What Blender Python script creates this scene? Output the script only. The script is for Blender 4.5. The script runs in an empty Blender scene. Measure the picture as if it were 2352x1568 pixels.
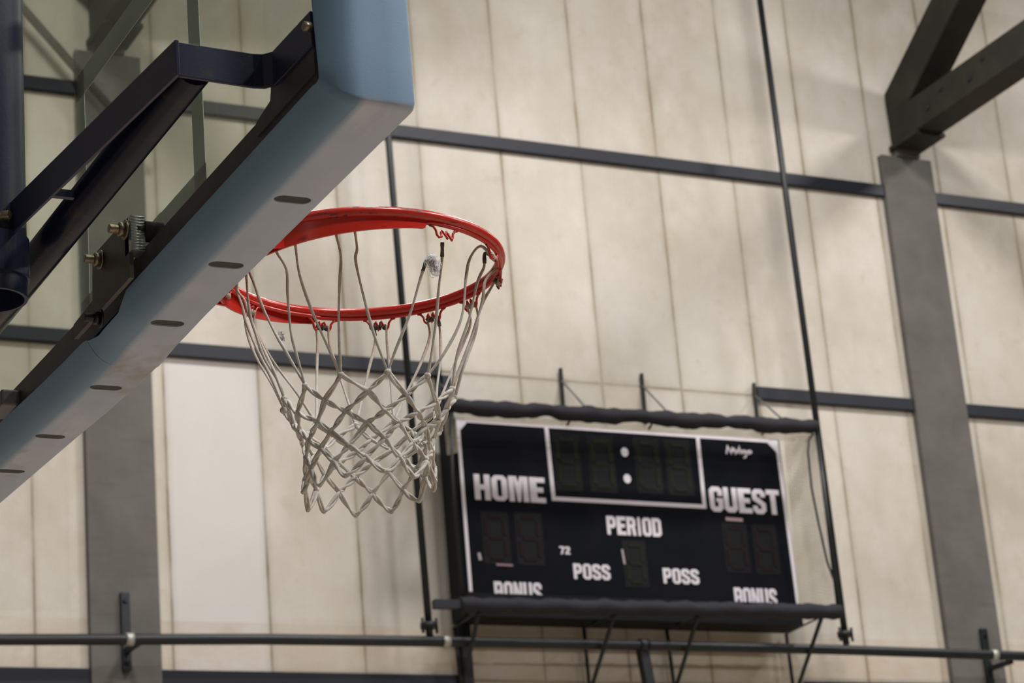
import bpy, math, random
from mathutils import Vector, Matrix
random.seed(7)
sc = bpy.context.scene
col = sc.collection
H = 1.54                       # eye height of the photographer
R = math.radians

# ------------------------------------------------------------------ camera
FPX = 5747.0                   # focal length in pixels of the 2352 px frame
PITCH, ROLL, YAW = .328643794, -.085167899, .486150683
_cy, _sy = math.cos(YAW), math.sin(YAW)
FWD = Vector((_sy*math.cos(PITCH), _cy*math.cos(PITCH), math.sin(PITCH)))
_rt = Vector((_cy, -_sy, 0)); _up = _rt.cross(FWD)
RT = _rt*math.cos(ROLL) + _up*math.sin(ROLL)
UP = -_rt*math.sin(ROLL) + _up*math.cos(ROLL)
cam_d = bpy.data.cameras.new('camera')
cam = bpy.data.objects.new('camera', cam_d); col.objects.link(cam)
m = Matrix((RT, UP, -FWD)).transposed().to_4x4(); m.translation = Vector((0, 0, H))
cam.matrix_world = m
cam_d.sensor_width = 36; cam_d.lens = FPX/2352*36
cam_d.clip_start = .05; cam_d.clip_end = 200
cam_d.dof.use_dof = True; cam_d.dof.focus_distance = 4.0; cam_d.dof.aperture_fstop = 12.0
sc.camera = cam

# ------------------------------------------------------------------ world, lamps, exposure
w = bpy.data.worlds.new('hall_air'); sc.world = w; w.use_nodes = True
w.node_tree.nodes['Background'].inputs[0].default_value = (.80, .84, .92, 1)
w.node_tree.nodes['Background'].inputs[1].default_value = .05
D = 13.473                     # distance to the wall plane
def lamp(name, x, y, z, e, sx=1.2, sy=.6):
    l = bpy.data.lights.new(name, 'AREA'); l.shape = 'RECTANGLE'; l.size = sx; l.size_y = sy
    l.energy = e; l.color = (1, .975, .95)
    o = bpy.data.objects.new(name, l); col.objects.link(o); o.location = (x, y, z+H)
for x in (2.9, 7.9, 13.3):
    for y, e in ((D-3.6, 470), (D-9.2, 330), (D-14.8, 950)):
        lamp('high_bay_lamp', x, y, 9.2, e)
vs = sc.view_settings
vs.view_transform = 'Standard'; vs.look = 'None'; vs.gamma = 1; vs.use_curve_mapping = False
vs.exposure = -0.64

# ------------------------------------------------------------------ helpers
def ray(px, py):
    return RT*(px-1176) - UP*(py-784) + FWD*FPX
def atY(px, py, Y):            # a point of the photo on the plane y = Y
    v = ray(px, py); v = v*(Y/v.y); return (v.x, Y, v.z)
def atX(px, py, X):
    v = ray(px, py); v = v*(X/v.x); return (X, v.y, v.z)
def atD(px, py, d):
    v = ray(px, py); v = v*(d/v.dot(FWD)); return (v.x, v.y, v.z)

MATS = {}
def mat(name, base, rough=.6, metal=0, spec=.5, noise=None, bump=None):
    """base colour, optional noise=(scale, colour2, lo, hi[, stretch]), bump=(scale, strength)"""
    if name in MATS: return MATS[name]
    m = bpy.data.materials.new(name); m.use_nodes = True
    nt = m.node_tree; b = nt.nodes['Principled BSDF']
    b.inputs['Base Color'].default_value = (*base, 1)
    b.inputs['Roughness'].default_value = rough
    b.inputs['Metallic'].default_value = metal
    b.inputs['Specular IOR Level'].default_value = spec
    tc = nt.nodes.new('ShaderNodeTexCoord')
    src = tc.outputs['Object']
    if noise:
        mp = nt.nodes.new('ShaderNodeMapping'); nt.links.new(src, mp.inputs[0])
        if len(noise) > 4: mp.inputs['Scale'].default_value = noise[4]
        n = nt.nodes.new('ShaderNodeTexNoise'); n.inputs['Scale'].default_value = noise[0]
        n.inputs['Detail'].default_value = 6
        nt.links.new(mp.outputs[0], n.inputs['Vector'])
        r = nt.nodes.new('ShaderNodeMapRange'); r.inputs['From Min'].default_value = noise[2]; r.inputs['From Max'].default_value = noise[3]
        nt.links.new(n.outputs[0], r.inputs[0])
        mx = nt.nodes.new('ShaderNodeMix'); mx.data_type = 'RGBA'
        mx.inputs[6].default_value = (*base, 1); mx.inputs[7].default_value = (*noise[1], 1)
        nt.links.new(r.outputs[0], mx.inputs[0]); nt.links.new(mx.outputs[2], b.inputs['Base Color'])
    if bump:
        n2 = nt.nodes.new('ShaderNodeTexNoise'); n2.inputs['Scale'].default_value = bump[0]
        nt.links.new(src, n2.inputs['Vector'])
        bp = nt.nodes.new('ShaderNodeBump'); bp.inputs['Strength'].default_value = bump[1]; bp.inputs['Distance'].default_value = .002
        nt.links.new(n2.outputs[0], bp.inputs['Height']); nt.links.new(bp.outputs[0], b.inputs['Normal'])
    MATS[name] = m
    return m

ORG = {}
def tag(o, label=None, cat=None, group=None, kind=None):
    if label: o['label'] = label
    if cat: o['category'] = cat
    if group: o['group'] = group
    if kind: o['kind'] = kind
    return o
def empty(name, loc, label, cat, group=None):
    o = bpy.data.objects.new(name, None); col.objects.link(o)
    o.empty_display_size = .05
    o.location = (loc[0], loc[1], loc[2]+H); ORG[o.name] = Vector(loc)
    return tag(o, label, cat, group)

class MB:
    """collects shapes in eye-relative metres (z measured from the camera height)"""
    def __init__(s): s.v = []; s.f = []; s.sm = []
    def add(s, vs_, fs, smooth=False):
        k = len(s.v); s.v += [Vector(p) for p in vs_]
        for f in fs: s.f.append([k+i for i in f]); s.sm.append(smooth)
    def box(s, a, b):
        x0, y0, z0 = a; x1, y1, z1 = b
        s.add([(x0,y0,z0),(x1,y0,z0),(x1,y1,z0),(x0,y1,z0),(x0,y0,z1),(x1,y0,z1),(x1,y1,z1),(x0,y1,z1)],
              [(0,3,2,1),(4,5,6,7),(0,1,5,4),(1,2,6,5),(2,3,7,6),(3,0,4,7)])
        return s
    def bar(s, p, q, w_, h_, upv=(0,0,1)):
        p = Vector(p); q = Vector(q); d = (q-p).normalized(); u_ = Vector(upv)
        a = d.cross(u_).normalized(); b = a.cross(d).normalized()
        vs_ = [c+a*sx*w_/2+b*sz*h_/2 for c in (p, q) for sx, sz in ((-1,-1),(1,-1),(1,1),(-1,1))]
        s.add(vs_, [(0,1,2,3),(7,6,5,4),(0,4,5,1),(1,5,6,2),(2,6,7,3),(3,7,4,0)])
        return s
    def tube(s, pts, r, n=12, closed=False, caps=True):
        pts = [Vector(p) for p in pts]; N = len(pts)
        rr = r if isinstance(r, (list, tuple)) else [r]*N
        prev = None; vs_ = []
        for i, p in enumerate(pts):
            if closed: d = pts[(i+1) % N]-pts[i-1]
            else: d = pts[min(i+1, N-1)]-pts[max(i-1, 0)]
            d.normalize()
            if prev is None:
                t = Vector((0,0,1)) if abs(d.z) < .9 else Vector((1,0,0))
                a = d.cross(t).normalized()
            else:
                a = (prev-d*prev.dot(d)).normalized()
            prev = a; b = d.cross(a)
            for k in range(n):
                g = 2*math.pi*k/n
                vs_.append(p+(a*math.cos(g)+b*math.sin(g))*rr[i])
        fs = []
        M_ = N if closed else N-1
        for i in range(M_):
            j = (i+1) % N
            for k in range(n):
                l = (k+1) % n
                fs.append((i*n+k, i*n+l, j*n+l, j*n+k))
        s.add(vs_, fs, True)
        if caps and not closed:
            k0 = len(s.v)-N*n
            s.f.append([k0+k for k in range(n-1, -1, -1)]); s.sm.append(False)
            s.f.append([k0+(N-1)*n+k for k in range(n)]); s.sm.append(False)
        return s
    def prism(s, poly, axis, a, b):
        """poly: 2-D points in the two other axes, extruded from a to b along axis ('x' or 'y' or 'z')"""
        def mk(p, t):
            return {'x': (t, p[0], p[1]), 'y': (p[0], t, p[1]), 'z': (p[0], p[1], t)}[axis]
        n = len(poly)
        vs_ = [mk(p, a) for p in poly]+[mk(p, b) for p in poly]
        fs = [tuple(range(n)), tuple(range(2*n-1, n-1, -1))]
        fs += [(i, n+i, n+(i+1) % n, (i+1) % n) for i in range(n)]
        s.add(vs_, fs); return s
    def ball(s, c, r, n=8, sq=(1,1,1)):
        c = Vector(c); vs_ = []; fs = []
        for i in range(n+1):
            t = math.pi*i/n
            for k in range(n*2):
                g = math.pi*k/n
                vs_.append(c+Vector((r*sq[0]*math.sin(t)*math.cos(g), r*sq[1]*math.sin(t)*math.sin(g), r*sq[2]*math.cos(t))))
        for i in range(n):
            for k in range(n*2):
                l = (k+1) % (n*2); fs.append((i*2*n+k, (i+1)*2*n+k, (i+1)*2*n+l, i*2*n+l))
        s.add(vs_, fs, True); return s
    def build(s, name, material, parent=None, bevel=0, org=None):
        o_ = ORG[parent.name] if parent is not None else Vector(org if org else (0,0,-H))
        me = bpy.data.meshes.new(name)
        me.from_pydata([tuple(v-o_) for v in s.v], [], s.f); me.update()
        me.polygons.foreach_set('use_smooth', s.sm)
        import bmesh
        b = bmesh.new(); b.from_mesh(me)
        bmesh.ops.remove_doubles(b, verts=b.verts, dist=1e-6)
        bmesh.ops.recalc_face_normals(b, faces=b.faces)
        b.to_mesh(me); b.free()
        o = bpy.data.objects.new(name, me); col.objects.link(o)
        me.materials.append(material)
        if parent is not None: o.parent = parent; ORG[o.name] = o_
        else: o.location = (o_.x, o_.y, o_.z+H); ORG[o.name] = o_
        if bevel:
            bv = o.modifiers.new('bevel', 'BEVEL'); bv.width = bevel; bv.segments = 2; bv.limit_method = 'ANGLE'
        return o

# ------------------------------------------------------------------ materials
navy   = mat('navy_enamel', (.014, .017, .045), .38, spec=.35, noise=(60, (.03,.028,.03), .6, .8), bump=(300, .05))
navyt  = mat('navy_gloss_tube', (.006, .008, .022), .25, spec=.35, noise=(25, (.035,.022,.016), .58, .75), bump=(180, .06))
fsteel = mat('brown_black_steel', (.050, .045, .052), .5, spec=.3, noise=(40, (.075,.062,.055), .45, .8))
zinc   = mat('zinc_plate', (.42, .43, .42), .35, .9)
zbolt  = mat('aged_zinc_bolt', (.28, .24, .17), .4, .85, noise=(200, (.12,.07,.03), .5, .7))
rubber = mat('black_rubber', (.01, .01, .01), .7)
red    = mat('rim_red_enamel', (.62, .020, .012), .28, noise=(14, (.48,.016,.012), .45, .65))
black_rail = mat('black_steel', (.016, .018, .025), .5, spec=.3)
dark_pipe  = mat('dark_green_black_pipe', (.008, .011, .012), .42, spec=.4)
black_cloth = mat('black_padded_cloth', (.016, .016, .020), .75, spec=.3, bump=(14, 1.0))
white_paint = mat('white_board_paint', (.60, .56, .60), .5)
bolt_dark = mat('dark_bolt', (.02, .02, .022), .4, .6)

def nodes_of(name, rough=.8):
    m = bpy.data.materials.new(name); m.use_nodes = True
    nt = m.node_tree; b = nt.nodes['Principled BSDF']; b.inputs['Roughness'].default_value = rough
    return m, nt, b
def math_(nt, op, a, b=None, c=None):
    n = nt.nodes.new('ShaderNodeMath'); n.operation = op
    for i, v in enumerate((a, b, c)):
        if v is None: continue
        if isinstance(v, (int, float)): n.inputs[i].default_value = v
        else: nt.links.new(v, n.inputs[i])
    return n.outputs[0]
def rng(nt, v, a, b, c=0, d=1, smooth=False):
    n = nt.nodes.new('ShaderNodeMapRange')
    if smooth: n.interpolation_type = 'SMOOTHSTEP'
    nt.links.new(v, n.inputs[0])
    for i, x in enumerate((a, b, c, d)): n.inputs[1+i].default_value = x
    return n.outputs[0]
def mixc(nt, f, a, b, mode='MIX'):
    n = nt.nodes.new('ShaderNodeMix'); n.data_type = 'RGBA'; n.blend_type = mode
    if isinstance(f, (int, float)): n.inputs[0].default_value = f
    else: nt.links.new(f, n.inputs[0])
    for i, v in ((6, a), (7, b)):
        if isinstance(v, tuple): n.inputs[i].default_value = (*v, 1)
        else: nt.links.new(v, n.inputs[i])
    return n.outputs[2]
def noise_(nt, vec, scale, detail=4, rough=.5, stretch=None):
    if stretch:
        mp = nt.nodes.new('ShaderNodeMapping'); nt.links.new(vec, mp.inputs[0]); mp.inputs['Scale'].default_value = stretch; vec = mp.outputs[0]
    n = nt.nodes.new('ShaderNodeTexNoise'); n.inputs['Scale'].default_value = scale
    n.inputs['Detail'].default_value = detail; n.inputs['Roughness'].default_value = rough
    nt.links.new(vec, n.inputs['Vector']); return n.outputs[0]

# wall: cream fibre boards, 0.6 m wide, brown dirty joints (z here is height above the floor)
wallm, nt, bs = nodes_of('cream_fibre_board', .9)
bs.inputs['Specular IOR Level'].default_value = .15
tc = nt.nodes.new('ShaderNodeTexCoord'); P_ = tc.outputs['Object']
sp = nt.nodes.new('ShaderNodeSeparateXYZ'); nt.links.new(P_, sp.inputs[0]); X_, Z_ = sp.outputs[0], sp.outputs[2]
base = mixc(nt, rng(nt, noise_(nt, P_, .9, 5, .6), .35, .68), (.590, .548, .485), (.455, .405, .330))
base = mixc(nt, rng(nt, noise_(nt, P_, 5, 6, .65, (1, 1, .6)), .45, .75, 0, .5), base, (.66, .62, .59))
base = mixc(nt, rng(nt, noise_(nt, P_, 9, 5, .6), .60, .78, 0, .4), base, (.40, .31, .20))
base = mixc(nt, rng(nt, noise_(nt, P_, 160, 2, .7), .35, .75, 0, .35), base, (.42, .385, .33))
# tone of every single board
JX = [2.74, 3.34, 3.942, 4.755, 5.358, 5.955, 6.560, 7.155, 7.755, 8.355, 8.955, 9.555, 10.155, 10.730, 11.362, 11.955, 12.555]
cell = math_(nt, 'FLOOR', math_(nt, 'DIVIDE', math_(nt, 'SUBTRACT', X_, 6.555), .6))
cellz = math_(nt, 'FLOOR', math_(nt, 'DIVIDE', math_(nt, 'SUBTRACT', Z_, 4.955+H), 1.62))
wn = nt.nodes.new('ShaderNodeTexWhiteNoise'); wn.noise_dimensions = '2D'
cb = nt.nodes.new('ShaderNodeCombineXYZ'); nt.links.new(cell, cb.inputs[0]); nt.links.new(cellz, cb.inputs[1]); nt.links.new(cb.outputs[0], wn.inputs['Vector'])
tone = rng(nt, wn.outputs[0], 0, 1, .93, 1.03)
tv = nt.nodes.new('ShaderNodeCombineColor'); [nt.links.new(tone, tv.inputs[i]) for i in range(3)]
base = mixc(nt, 1.0, base, tv.outputs[0], 'MULTIPLY')
# the newer, whiter board beside the left column
def between(v, a, b):
    return math_(nt, 'MULTIPLY', math_(nt, 'GREATER_THAN', v, a), math_(nt, 'LESS_THAN', v, b))
new = math_(nt, 'MULTIPLY', between(X_, 4.755, 5.358), between(Z_, 2.9+H, 4.955+H))
base = mixc(nt, math_(nt, 'MULTIPLY', new, .7), base, (.63, .60, .59))
# dirt band under the hand pipe
dirt = math_(nt, 'MULTIPLY', between(Z_, 2.6+H, 3.30+H), rng(nt, noise_(nt, P_, 3, 5, .7, (1, 1, 2.5)), .35, .7, .1, .75))
base = mixc(nt, math_(nt, 'MULTIPLY', dirt, .7), base, (.44, .34, .23))
# joints
wob = math_(nt, 'MULTIPLY', math_(nt, 'SUBTRACT', noise_(nt, P_, 2.5, 3, .6, (.01, 1, 1)), .5), .012)
xw = math_(nt, 'ADD', X_, wob)
dist = None
for j in JX:
    d_ = math_(nt, 'ABSOLUTE', math_(nt, 'SUBTRACT', xw, j))
    dist = d_ if dist is None else math_(nt, 'MINIMUM', dist, d_)
for j in (6.57+H, 4.955+H, 2.98+H):
    dist = math_(nt, 'MINIMUM', dist, math_(nt, 'ABSOLUTE', math_(nt, 'SUBTRACT', math_(nt, 'ADD', Z_, wob), j)))
core = rng(nt, dist, .004, .013, 1, 0, True)
halo = rng(nt, dist, .01, .05, 1, 0, True)
var = rng(nt, noise_(nt, P_, 2.2, 4, .6), .3, .7, .35, 1.0)
jf = math_(nt, 'MULTIPLY', math_(nt, 'ADD', math_(nt, 'MULTIPLY', core, .72), math_(nt, 'MULTIPLY', halo, .20)), var)
base = mixc(nt, jf, base, (.19, .15, .09))
nt.links.new(base, bs.inputs['Base Color'])
bp = nt.nodes.new('ShaderNodeBump'); bp.inputs['Strength'].default_value = .4; bp.inputs['Distance'].default_value = .004
nt.links.new(noise_(nt, P_, 120, 4, .7), bp.inputs['Height']); nt.links.new(bp.outputs[0], bs.inputs['Normal'])

# concrete
conc, nt, bs = nodes_of('grey_concrete', .85)
tc = nt.nodes.new('ShaderNodeTexCoord'); P_ = tc.outputs['Object']
c = mixc(nt, rng(nt, noise_(nt, P_, 2.6, 6, .65), .35, .68), (.122, .116, .104), (.086, .080, .070))
c = mixc(nt, rng(nt, noise_(nt, P_, 3, 5, .6, (.4, .4, 5)), .56, .72, 0, .5), c, (.075, .067, .055))
nt.links.new(c, bs.inputs['Base Color'])
truss_m = mat('dark_olive_steel', (.022, .020, .016), .65, spec=.2, noise=(4, (.034,.032,.024), .4, .7))

# hall floor: varnished maple
floorm, nt, bs = nodes_of('maple_floor', .35)
tc = nt.nodes.new('ShaderNodeTexCoord')
br = nt.nodes.new('ShaderNodeTexBrick'); nt.links.new(tc.outputs['Object'], br.inputs['Vector'])
br.inputs['Color1'].default_value = (.44, .375, .30, 1); br.inputs['Color2'].default_value = (.38, .32, .25, 1); br.inputs['Mortar'].default_value = (.2, .12, .06, 1)
br.inputs['Scale'].default_value = 1.6; br.inputs['Mortar Size'].default_value = .004; br.inputs['Row Height'].default_value = .06; br.inputs['Brick Width'].default_value = .9
nt.links.new(br.outputs[0], bs.inputs['Base Color'])

# soft foam edge pad
padm, nt, bs = nodes_of('blue_grey_foam', .55)
tc = nt.nodes.new('ShaderNodeTexCoord'); P_ = tc.outputs['Object']
sp = nt.nodes.new('ShaderNodeSeparateXYZ'); nt.links.new(P_, sp.inputs[0])
c = mixc(nt, rng(nt, noise_(nt, P_, 6, 5, .6), .35, .7), (.160, .258, .372), (.140, .235, .345))
# floor bounce painted into the underside as paler grey, plus brown stains and scuffs
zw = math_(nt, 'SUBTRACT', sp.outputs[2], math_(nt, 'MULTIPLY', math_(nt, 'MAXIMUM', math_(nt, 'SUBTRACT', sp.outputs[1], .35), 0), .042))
bounce_wear = math_(nt, 'MULTIPLY', rng(nt, zw, -.122, -.129, 0, 1), rng(nt, sp.outputs[0], .018, .030, 0, 1))
c = mixc(nt, math_(nt, 'MULTIPLY', bounce_wear, rng(nt, noise_(nt, P_, 5, 4), .3, .7, .55, .9)), c, (.47, .49, .58))
br_ = math_(nt, 'MULTIPLY', bounce_wear, rng(nt, noise_(nt, P_, 7, 4, .6, (1, .7, 1)), .52, .70, 0, .8))
br_ = math_(nt, 'MULTIPLY', br_, rng(nt, sp.outputs[1], -.30, .10, .15, 1))
c = mixc(nt, br_, c, (.20, .135, .065))
wt = math_(nt, 'MULTIPLY', bounce_wear, rng(nt, noise_(nt, P_, 11, 4, .7, (1, .22, 1)), .58, .72, 0, .55))
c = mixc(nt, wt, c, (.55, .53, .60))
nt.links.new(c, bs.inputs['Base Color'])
bp = nt.nodes.new('ShaderNodeBump'); bp.inputs['Strength'].default_value = .12; bp.inputs['Distance'].default_value = .001
nt.links.new(noise_(nt, P_, 400, 2), bp.inputs['Height']); nt.links.new(bp.outputs[0], bs.inputs['Normal'])

# green tinted safety glass
glassm = bpy.data.materials.new('tempered_glass'); glassm.use_nodes = True
nt = glassm.node_tree; nt.nodes.clear()
out = nt.nodes.new('ShaderNodeOutputMaterial'); tr = nt.nodes.new('ShaderNodeBsdfTransparent'); gl = nt.nodes.new('ShaderNodeBsdfGlossy')
tr.inputs[0].default_value = (.80, .83, .775, 1); gl.inputs[0].default_value = (.9, .95, .9, 1); gl.inputs['Roughness'].default_value = .02
fr = nt.nodes.new('ShaderNodeFresnel'); gm = nt.nodes.new('ShaderNodeNewGeometry')
nt.links.new(rng(nt, gm.outputs['Backfacing'], 0, 1, 1.5, 1/1.5), fr.inputs[0])
mx = nt.nodes.new('ShaderNodeMixShader'); nt.links.new(fr.outputs[0], mx.inputs[0]); nt.links.new(tr.outputs[0], mx.inputs[1]); nt.links.new(gl.outputs[0], mx.inputs[2])
nt.links.new(mx.outputs[0], out.inputs[0])
squarem = mat('white_glass_paint', (.52, .58, .56), .5)

# cotton cord; the upper ends are stained by the rim
cordm, nt, bs = nodes_of('cotton_cord', .9)
bs.inputs['Specular IOR Level'].default_value = .1
tc = nt.nodes.new('ShaderNodeTexCoord'); P_ = tc.outputs['Object']
sp = nt.nodes.new('ShaderNodeSeparateXYZ'); nt.links.new(P_, sp.inputs[0])
c = mixc(nt, rng(nt, noise_(nt, P_, 30, 5, .7), .35, .7), (.60, .575, .53), (.40, .37, .335))
c = mixc(nt, math_(nt, 'MULTIPLY', rng(nt, sp.outputs[2], -.13, -.03, 0, .75), rng(nt, noise_(nt, P_, 18, 3), .3, .6, .4, 1)), c, (.30, .17, .10))
c = mixc(nt, rng(nt, noise_(nt, P_, 300, 2), .5, .7, 0, .3), c, (.70, .68, .62))
nt.links.new(c, bs.inputs['Base Color'])
bp = nt.nodes.new('ShaderNodeBump'); bp.inputs['Strength'].default_value = .5; bp.inputs['Distance'].default_value = .001
nt.links.new(noise_(nt, P_, 500, 3), bp.inputs['Height']); nt.links.new(bp.outputs[0], bs.inputs['Normal'])
burnt = mat('burnt_cord', (.045, .035, .030), .8, noise=(90, (.16,.13,.10), .5, .7))
lint = bpy.data.materials.new('white_lint'); lint.use_nodes = True; nt = lint.node_tree; nt.nodes.clear()
_o = nt.nodes.new('ShaderNodeOutputMaterial'); _a = nt.nodes.new('ShaderNodeBsdfDiffuse'); _b = nt.nodes.new('ShaderNodeBsdfTranslucent'); _m = nt.nodes.new('ShaderNodeMixShader')
_a.inputs[0].default_value = (.97, .97, .98, 1); _b.inputs[0].default_value = (.97, .97, .98, 1); nt.links.new(_a.outputs[0], _m.inputs[1]); nt.links.new(_b.outputs[0], _m.inputs[2]); nt.links.new(_m.outputs[0], _o.inputs[0])

# ------------------------------------------------------------------ setting
MB().box((-8, D, -H), (24, D+.25, 9.5)).build('wall_back', wallm)['kind'] = 'structure'
MB().box((-2.05, -10, -H), (-1.8, D, 9.5)).build('wall_left_blocker', conc)['kind'] = 'structure'  # unseen end wall, added to keep floor light off the pad's back face
MB().box((-8, -10, -H-.1), (24, D+.25, -H)).build('floor', floorm)['kind'] = 'structure'

def strut_bolt(mb, c, r, l, n=6, axis=(0,-1,0)):
    c = Vector(c); a = Vector(axis); mb.tube([c, c+a*l], r, n)

COLS = ((4.250, 4.667, 'broad concrete column on the left, seen below the backboard'), (10.205, 10.645, 'broad concrete column on the right of the scoreboard'))
YC = D-.05
for x0, x1, lab in COLS:
    tag(MB().box((x0, YC, -H), (x1, D+.02, 6.85)).build('concrete_column', conc, bevel=.006, org=((x0+x1)/2, YC, -H)),
        lab+', roof truss on its head', 'column', 'concrete columns on the wall')

# roof trusses: heel on each column head, bottom chord level into the hall, top chord rising
def truss(xc, lab):
    t = empty('roof_truss', (xc, YC, 6.78), lab, 'roof truss', 'roof trusses on the columns')
    w2 = .112
    MB().box((xc-w2, .5, 6.928), (xc+w2, YC+.02, 7.178)).build('bottom_chord', truss_m, t, bevel=.006)
    ye = D-.03; yn = 8.2
    MB().prism([(ye, 7.342), (ye, 7.176), (13.174, 7.176), (yn, 7.176+.64*(13.174-yn)), (yn, 7.342+.64*(ye-yn))], 'x', xc-w2, xc+w2).build('top_chord', truss_m, t)
    MB().box((xc-.13, YC-.30, 6.90), (xc+.13, YC+.03, 6.929)).build('heel_plate', truss_m, t)
    MB().box((xc-.10, YC-.02, 6.85), (xc+.10, YC+.04, 6.90)).build('bearing_block', conc, t)
    for dy, dz in ((.45, .07), (.62, .14), (.95, .07), (1.12, .15), (1.75, .07), (1.95, .15)):
        MB().tube([(xc-w2-.012, YC-dy, 6.96+dz), (xc-w2+.01, YC-dy, 6.96+dz)], .018, 8).build('bolt', bolt_dark, t)
truss(10.438, 'dark steel roof truss above the right column, bolts along its lower beam')
truss(4.460, 'dark steel roof truss above the left column, seen through the glass')

def rail(x0, x1, zc, lab, h=.088):
    tag(MB().box((x0, D-.035, zc-h/2), (x1, D+.005, zc+h/2)).build('wall_rail', black_rail, org=((x0+x1)/2, D-.03, zc), bevel=.004), lab, 'rail', 'black steel rails across the wall')
c0, c1, c2, c3 = 4.250, 4.667, 10.205, 10.645
rail(-1.8, c0, 6.600, 'upper black rail left of the left column, seen through the glass')
rail(c1, c2, 6.575, 'long upper black rail between the two columns, above the scoreboard')
rail(c3, 15, 6.565, 'upper black rail right of the right column')
rail(-1.8, c0, 4.985, 'middle black rail left of the left column, seen through the glass')
rail(c1, 6.585, 4.957, 'middle black rail passing behind the net, ending left of the scoreboard')
rail(8.93, c2, 4.967, 'middle black rail between scoreboard and right column')
rail(c3, 15, 4.960, 'middle black rail right of the right column')
rail(-1.8, c0, 2.945, 'lowest black rail left of the left column, under the hand pipe', .12)
rail(c1, 6.60, 2.945, 'lowest black rail under the hand pipe, from left column to scoreboard', .12)
rail(9.03, c2, 2.945, 'lowest black rail from scoreboard to right column', .12)
rail(c3, 15, 2.945, 'lowest black rail right of the right column', .12)

# hand pipe
YP = D-.34
zp = lambda px, py: atY(px, py, YP)
t = empty('hand_pipe', (6.2, YP, 3.10), 'long dark horizontal pipe across the wall below the scoreboard', 'pipe')
pth = [(-1.8, YP, zp(-60, 1468)[2]-.02), zp(-60, 1468), zp(0, 1468.5), zp(600, 1467.5), zp(1024, 1473), zp(1480, 1482), zp(1900, 1491), zp(2285, 1504), zp(2420, 1509), (15, YP, zp(2420, 1509)[2])]
MB().tube(pth, .032, 16).build('pipe', dark_pipe, t)
galv = mat('galvanised_sleeve', (.42, .42, .38), .45, .5)
for px, py in ((297, 1468), (1024, 1473.5), (2283, 1504)):
    p = Vector(zp(px, py)); MB().tube([p-Vector((.022,0,0)), p+Vector((.022,0,0))], .037, 16).build('clamp', galv, t)
def bracket(px, y0, y1, lab):
    a = Vector(atY(px, y0, YC-.02)); zt = a.z; zb = atY(px, y1, YC-.02)[2]
    b = empty('pipe_bracket', (a.x, YC-.02, zb), lab, 'bracket', 'brackets of the hand pipe')
    MB().box((a.x-.026, YC-.030, zb), (a.x+.026, YC, zt)).build('strap', dark_pipe, b, bevel=.004)
    MB().bar((a.x, YC-.02, 3.10), (a.x, YP+.02, 3.10), .03, .03).build('arm', dark_pipe, b)
    for z in (zb+.05, zt-.05):
        MB().tube([(a.x, YC-.028, z), (a.x, YC-.046, z)], .014, 6).build('bolt', bolt_dark, b)
bracket(286, 1360, 1540, 'black strap bracket bolted to the left column behind the pipe')
bracket(2258, 1443, 1640, 'black strap bracket bolted to the right column behind the pipe')
# pipe stand below the scoreboard
b = empty('pipe_stand', zp(1480, 1482), 'short black stand under the middle of the hand pipe', 'stand')
p0 = Vector(zp(1478, 1482))
MB().bar(p0+Vector((0,.02,-.02)), p0+Vector((.09,.02,-.9)), .06, .06).build('post', dark_pipe, b)
MB().tube([p0-Vector((.03,.0,0)), p0+Vector((.03,0,0))], .042, 16).build('collar', dark_pipe, b)

# vertical poles
def vpole(p_top, p_bot, lab, ztop=9.0):
    a = Vector(atY(*p_bot, YP)); b_ = Vector(atY(*p_top, YP))
    k = (ztop-a.z)/(b_.z-a.z); top = a+(b_-a)*k
    g = empty('guide_pole', a, lab, 'pole', 'black guide poles beside the scoreboard')
    MB().tube([a, top], .0215, 12).build('tube', dark_pipe, g)
    MB().tube([a+Vector((0,0,.050)), a+Vector((0,0,.085))], .052, 16).build('flange', dark_pipe, g)
    for s in (-1, 1):
        MB().tube([a+Vector((s*.045,-.01,.02)), a+Vector((s*.045,-.01,.11))], .009, 8).build('flange_bolt', bolt_dark, g)
vpole((893, 330), (987, 1462), 'thin black vertical pole running down behind the hoop and net')
vpole((1745, 0), (1944, 1480), 'thin black vertical pole along the right side of the scoreboard')
# post left of the scoreboard
xpost = 6.60
g = tag(MB().box((6.575, D-.06, -H), (6.635, D+.004, 4.91)).build('bay_post', black_rail, org=(6.6, D-.03, -H)), 'black vertical post at the left edge of the scoreboard bay', 'post')

# ------------------------------------------------------------------ scoreboard
YS = D-.30
sb = empty('scoreboard', (7.69, D-.12, 3.35), 'black wall scoreboard reading HOME, GUEST and PERIOD in white', 'scoreboard')
blackface = mat('scoreboard_black', (.0040, .0050, .0072), .6, spec=.05, noise=(3, (.007,.007,.010), .4, .7))
cabm = mat('cabinet_black', (.004, .004, .005), .6, spec=.15)
MB().box((6.495, YS+.002, 3.30), (8.872, D-.10, 4.548)).build('cabinet', cabm, sb, bevel=.004)
for x in (6.9, 8.4):
    for z in (3.6, 4.3): MB().box((x-.04, D-.11, z-.04), (x+.04, D+.003, z+.04)).build('wall_mount', cabm, sb)
x0, x1, z0, z1 = 6.505, 8.868, 3.31, 4.546
MB().box((x0, YS-.006, z0), (x1, YS+.004, z1)).build('face_panel', blackface, sb)
YL = YS-.008
_pc = [0]
def plate(mb, pts, th=.003):
    _pc[0] += 1; e_ = .00025*(_pc[0] % 9)      # overlapping strokes stay in separate planes
    mb.prism(pts, 'y', YL-th-e_, YL+.003+e_*.3)
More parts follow.
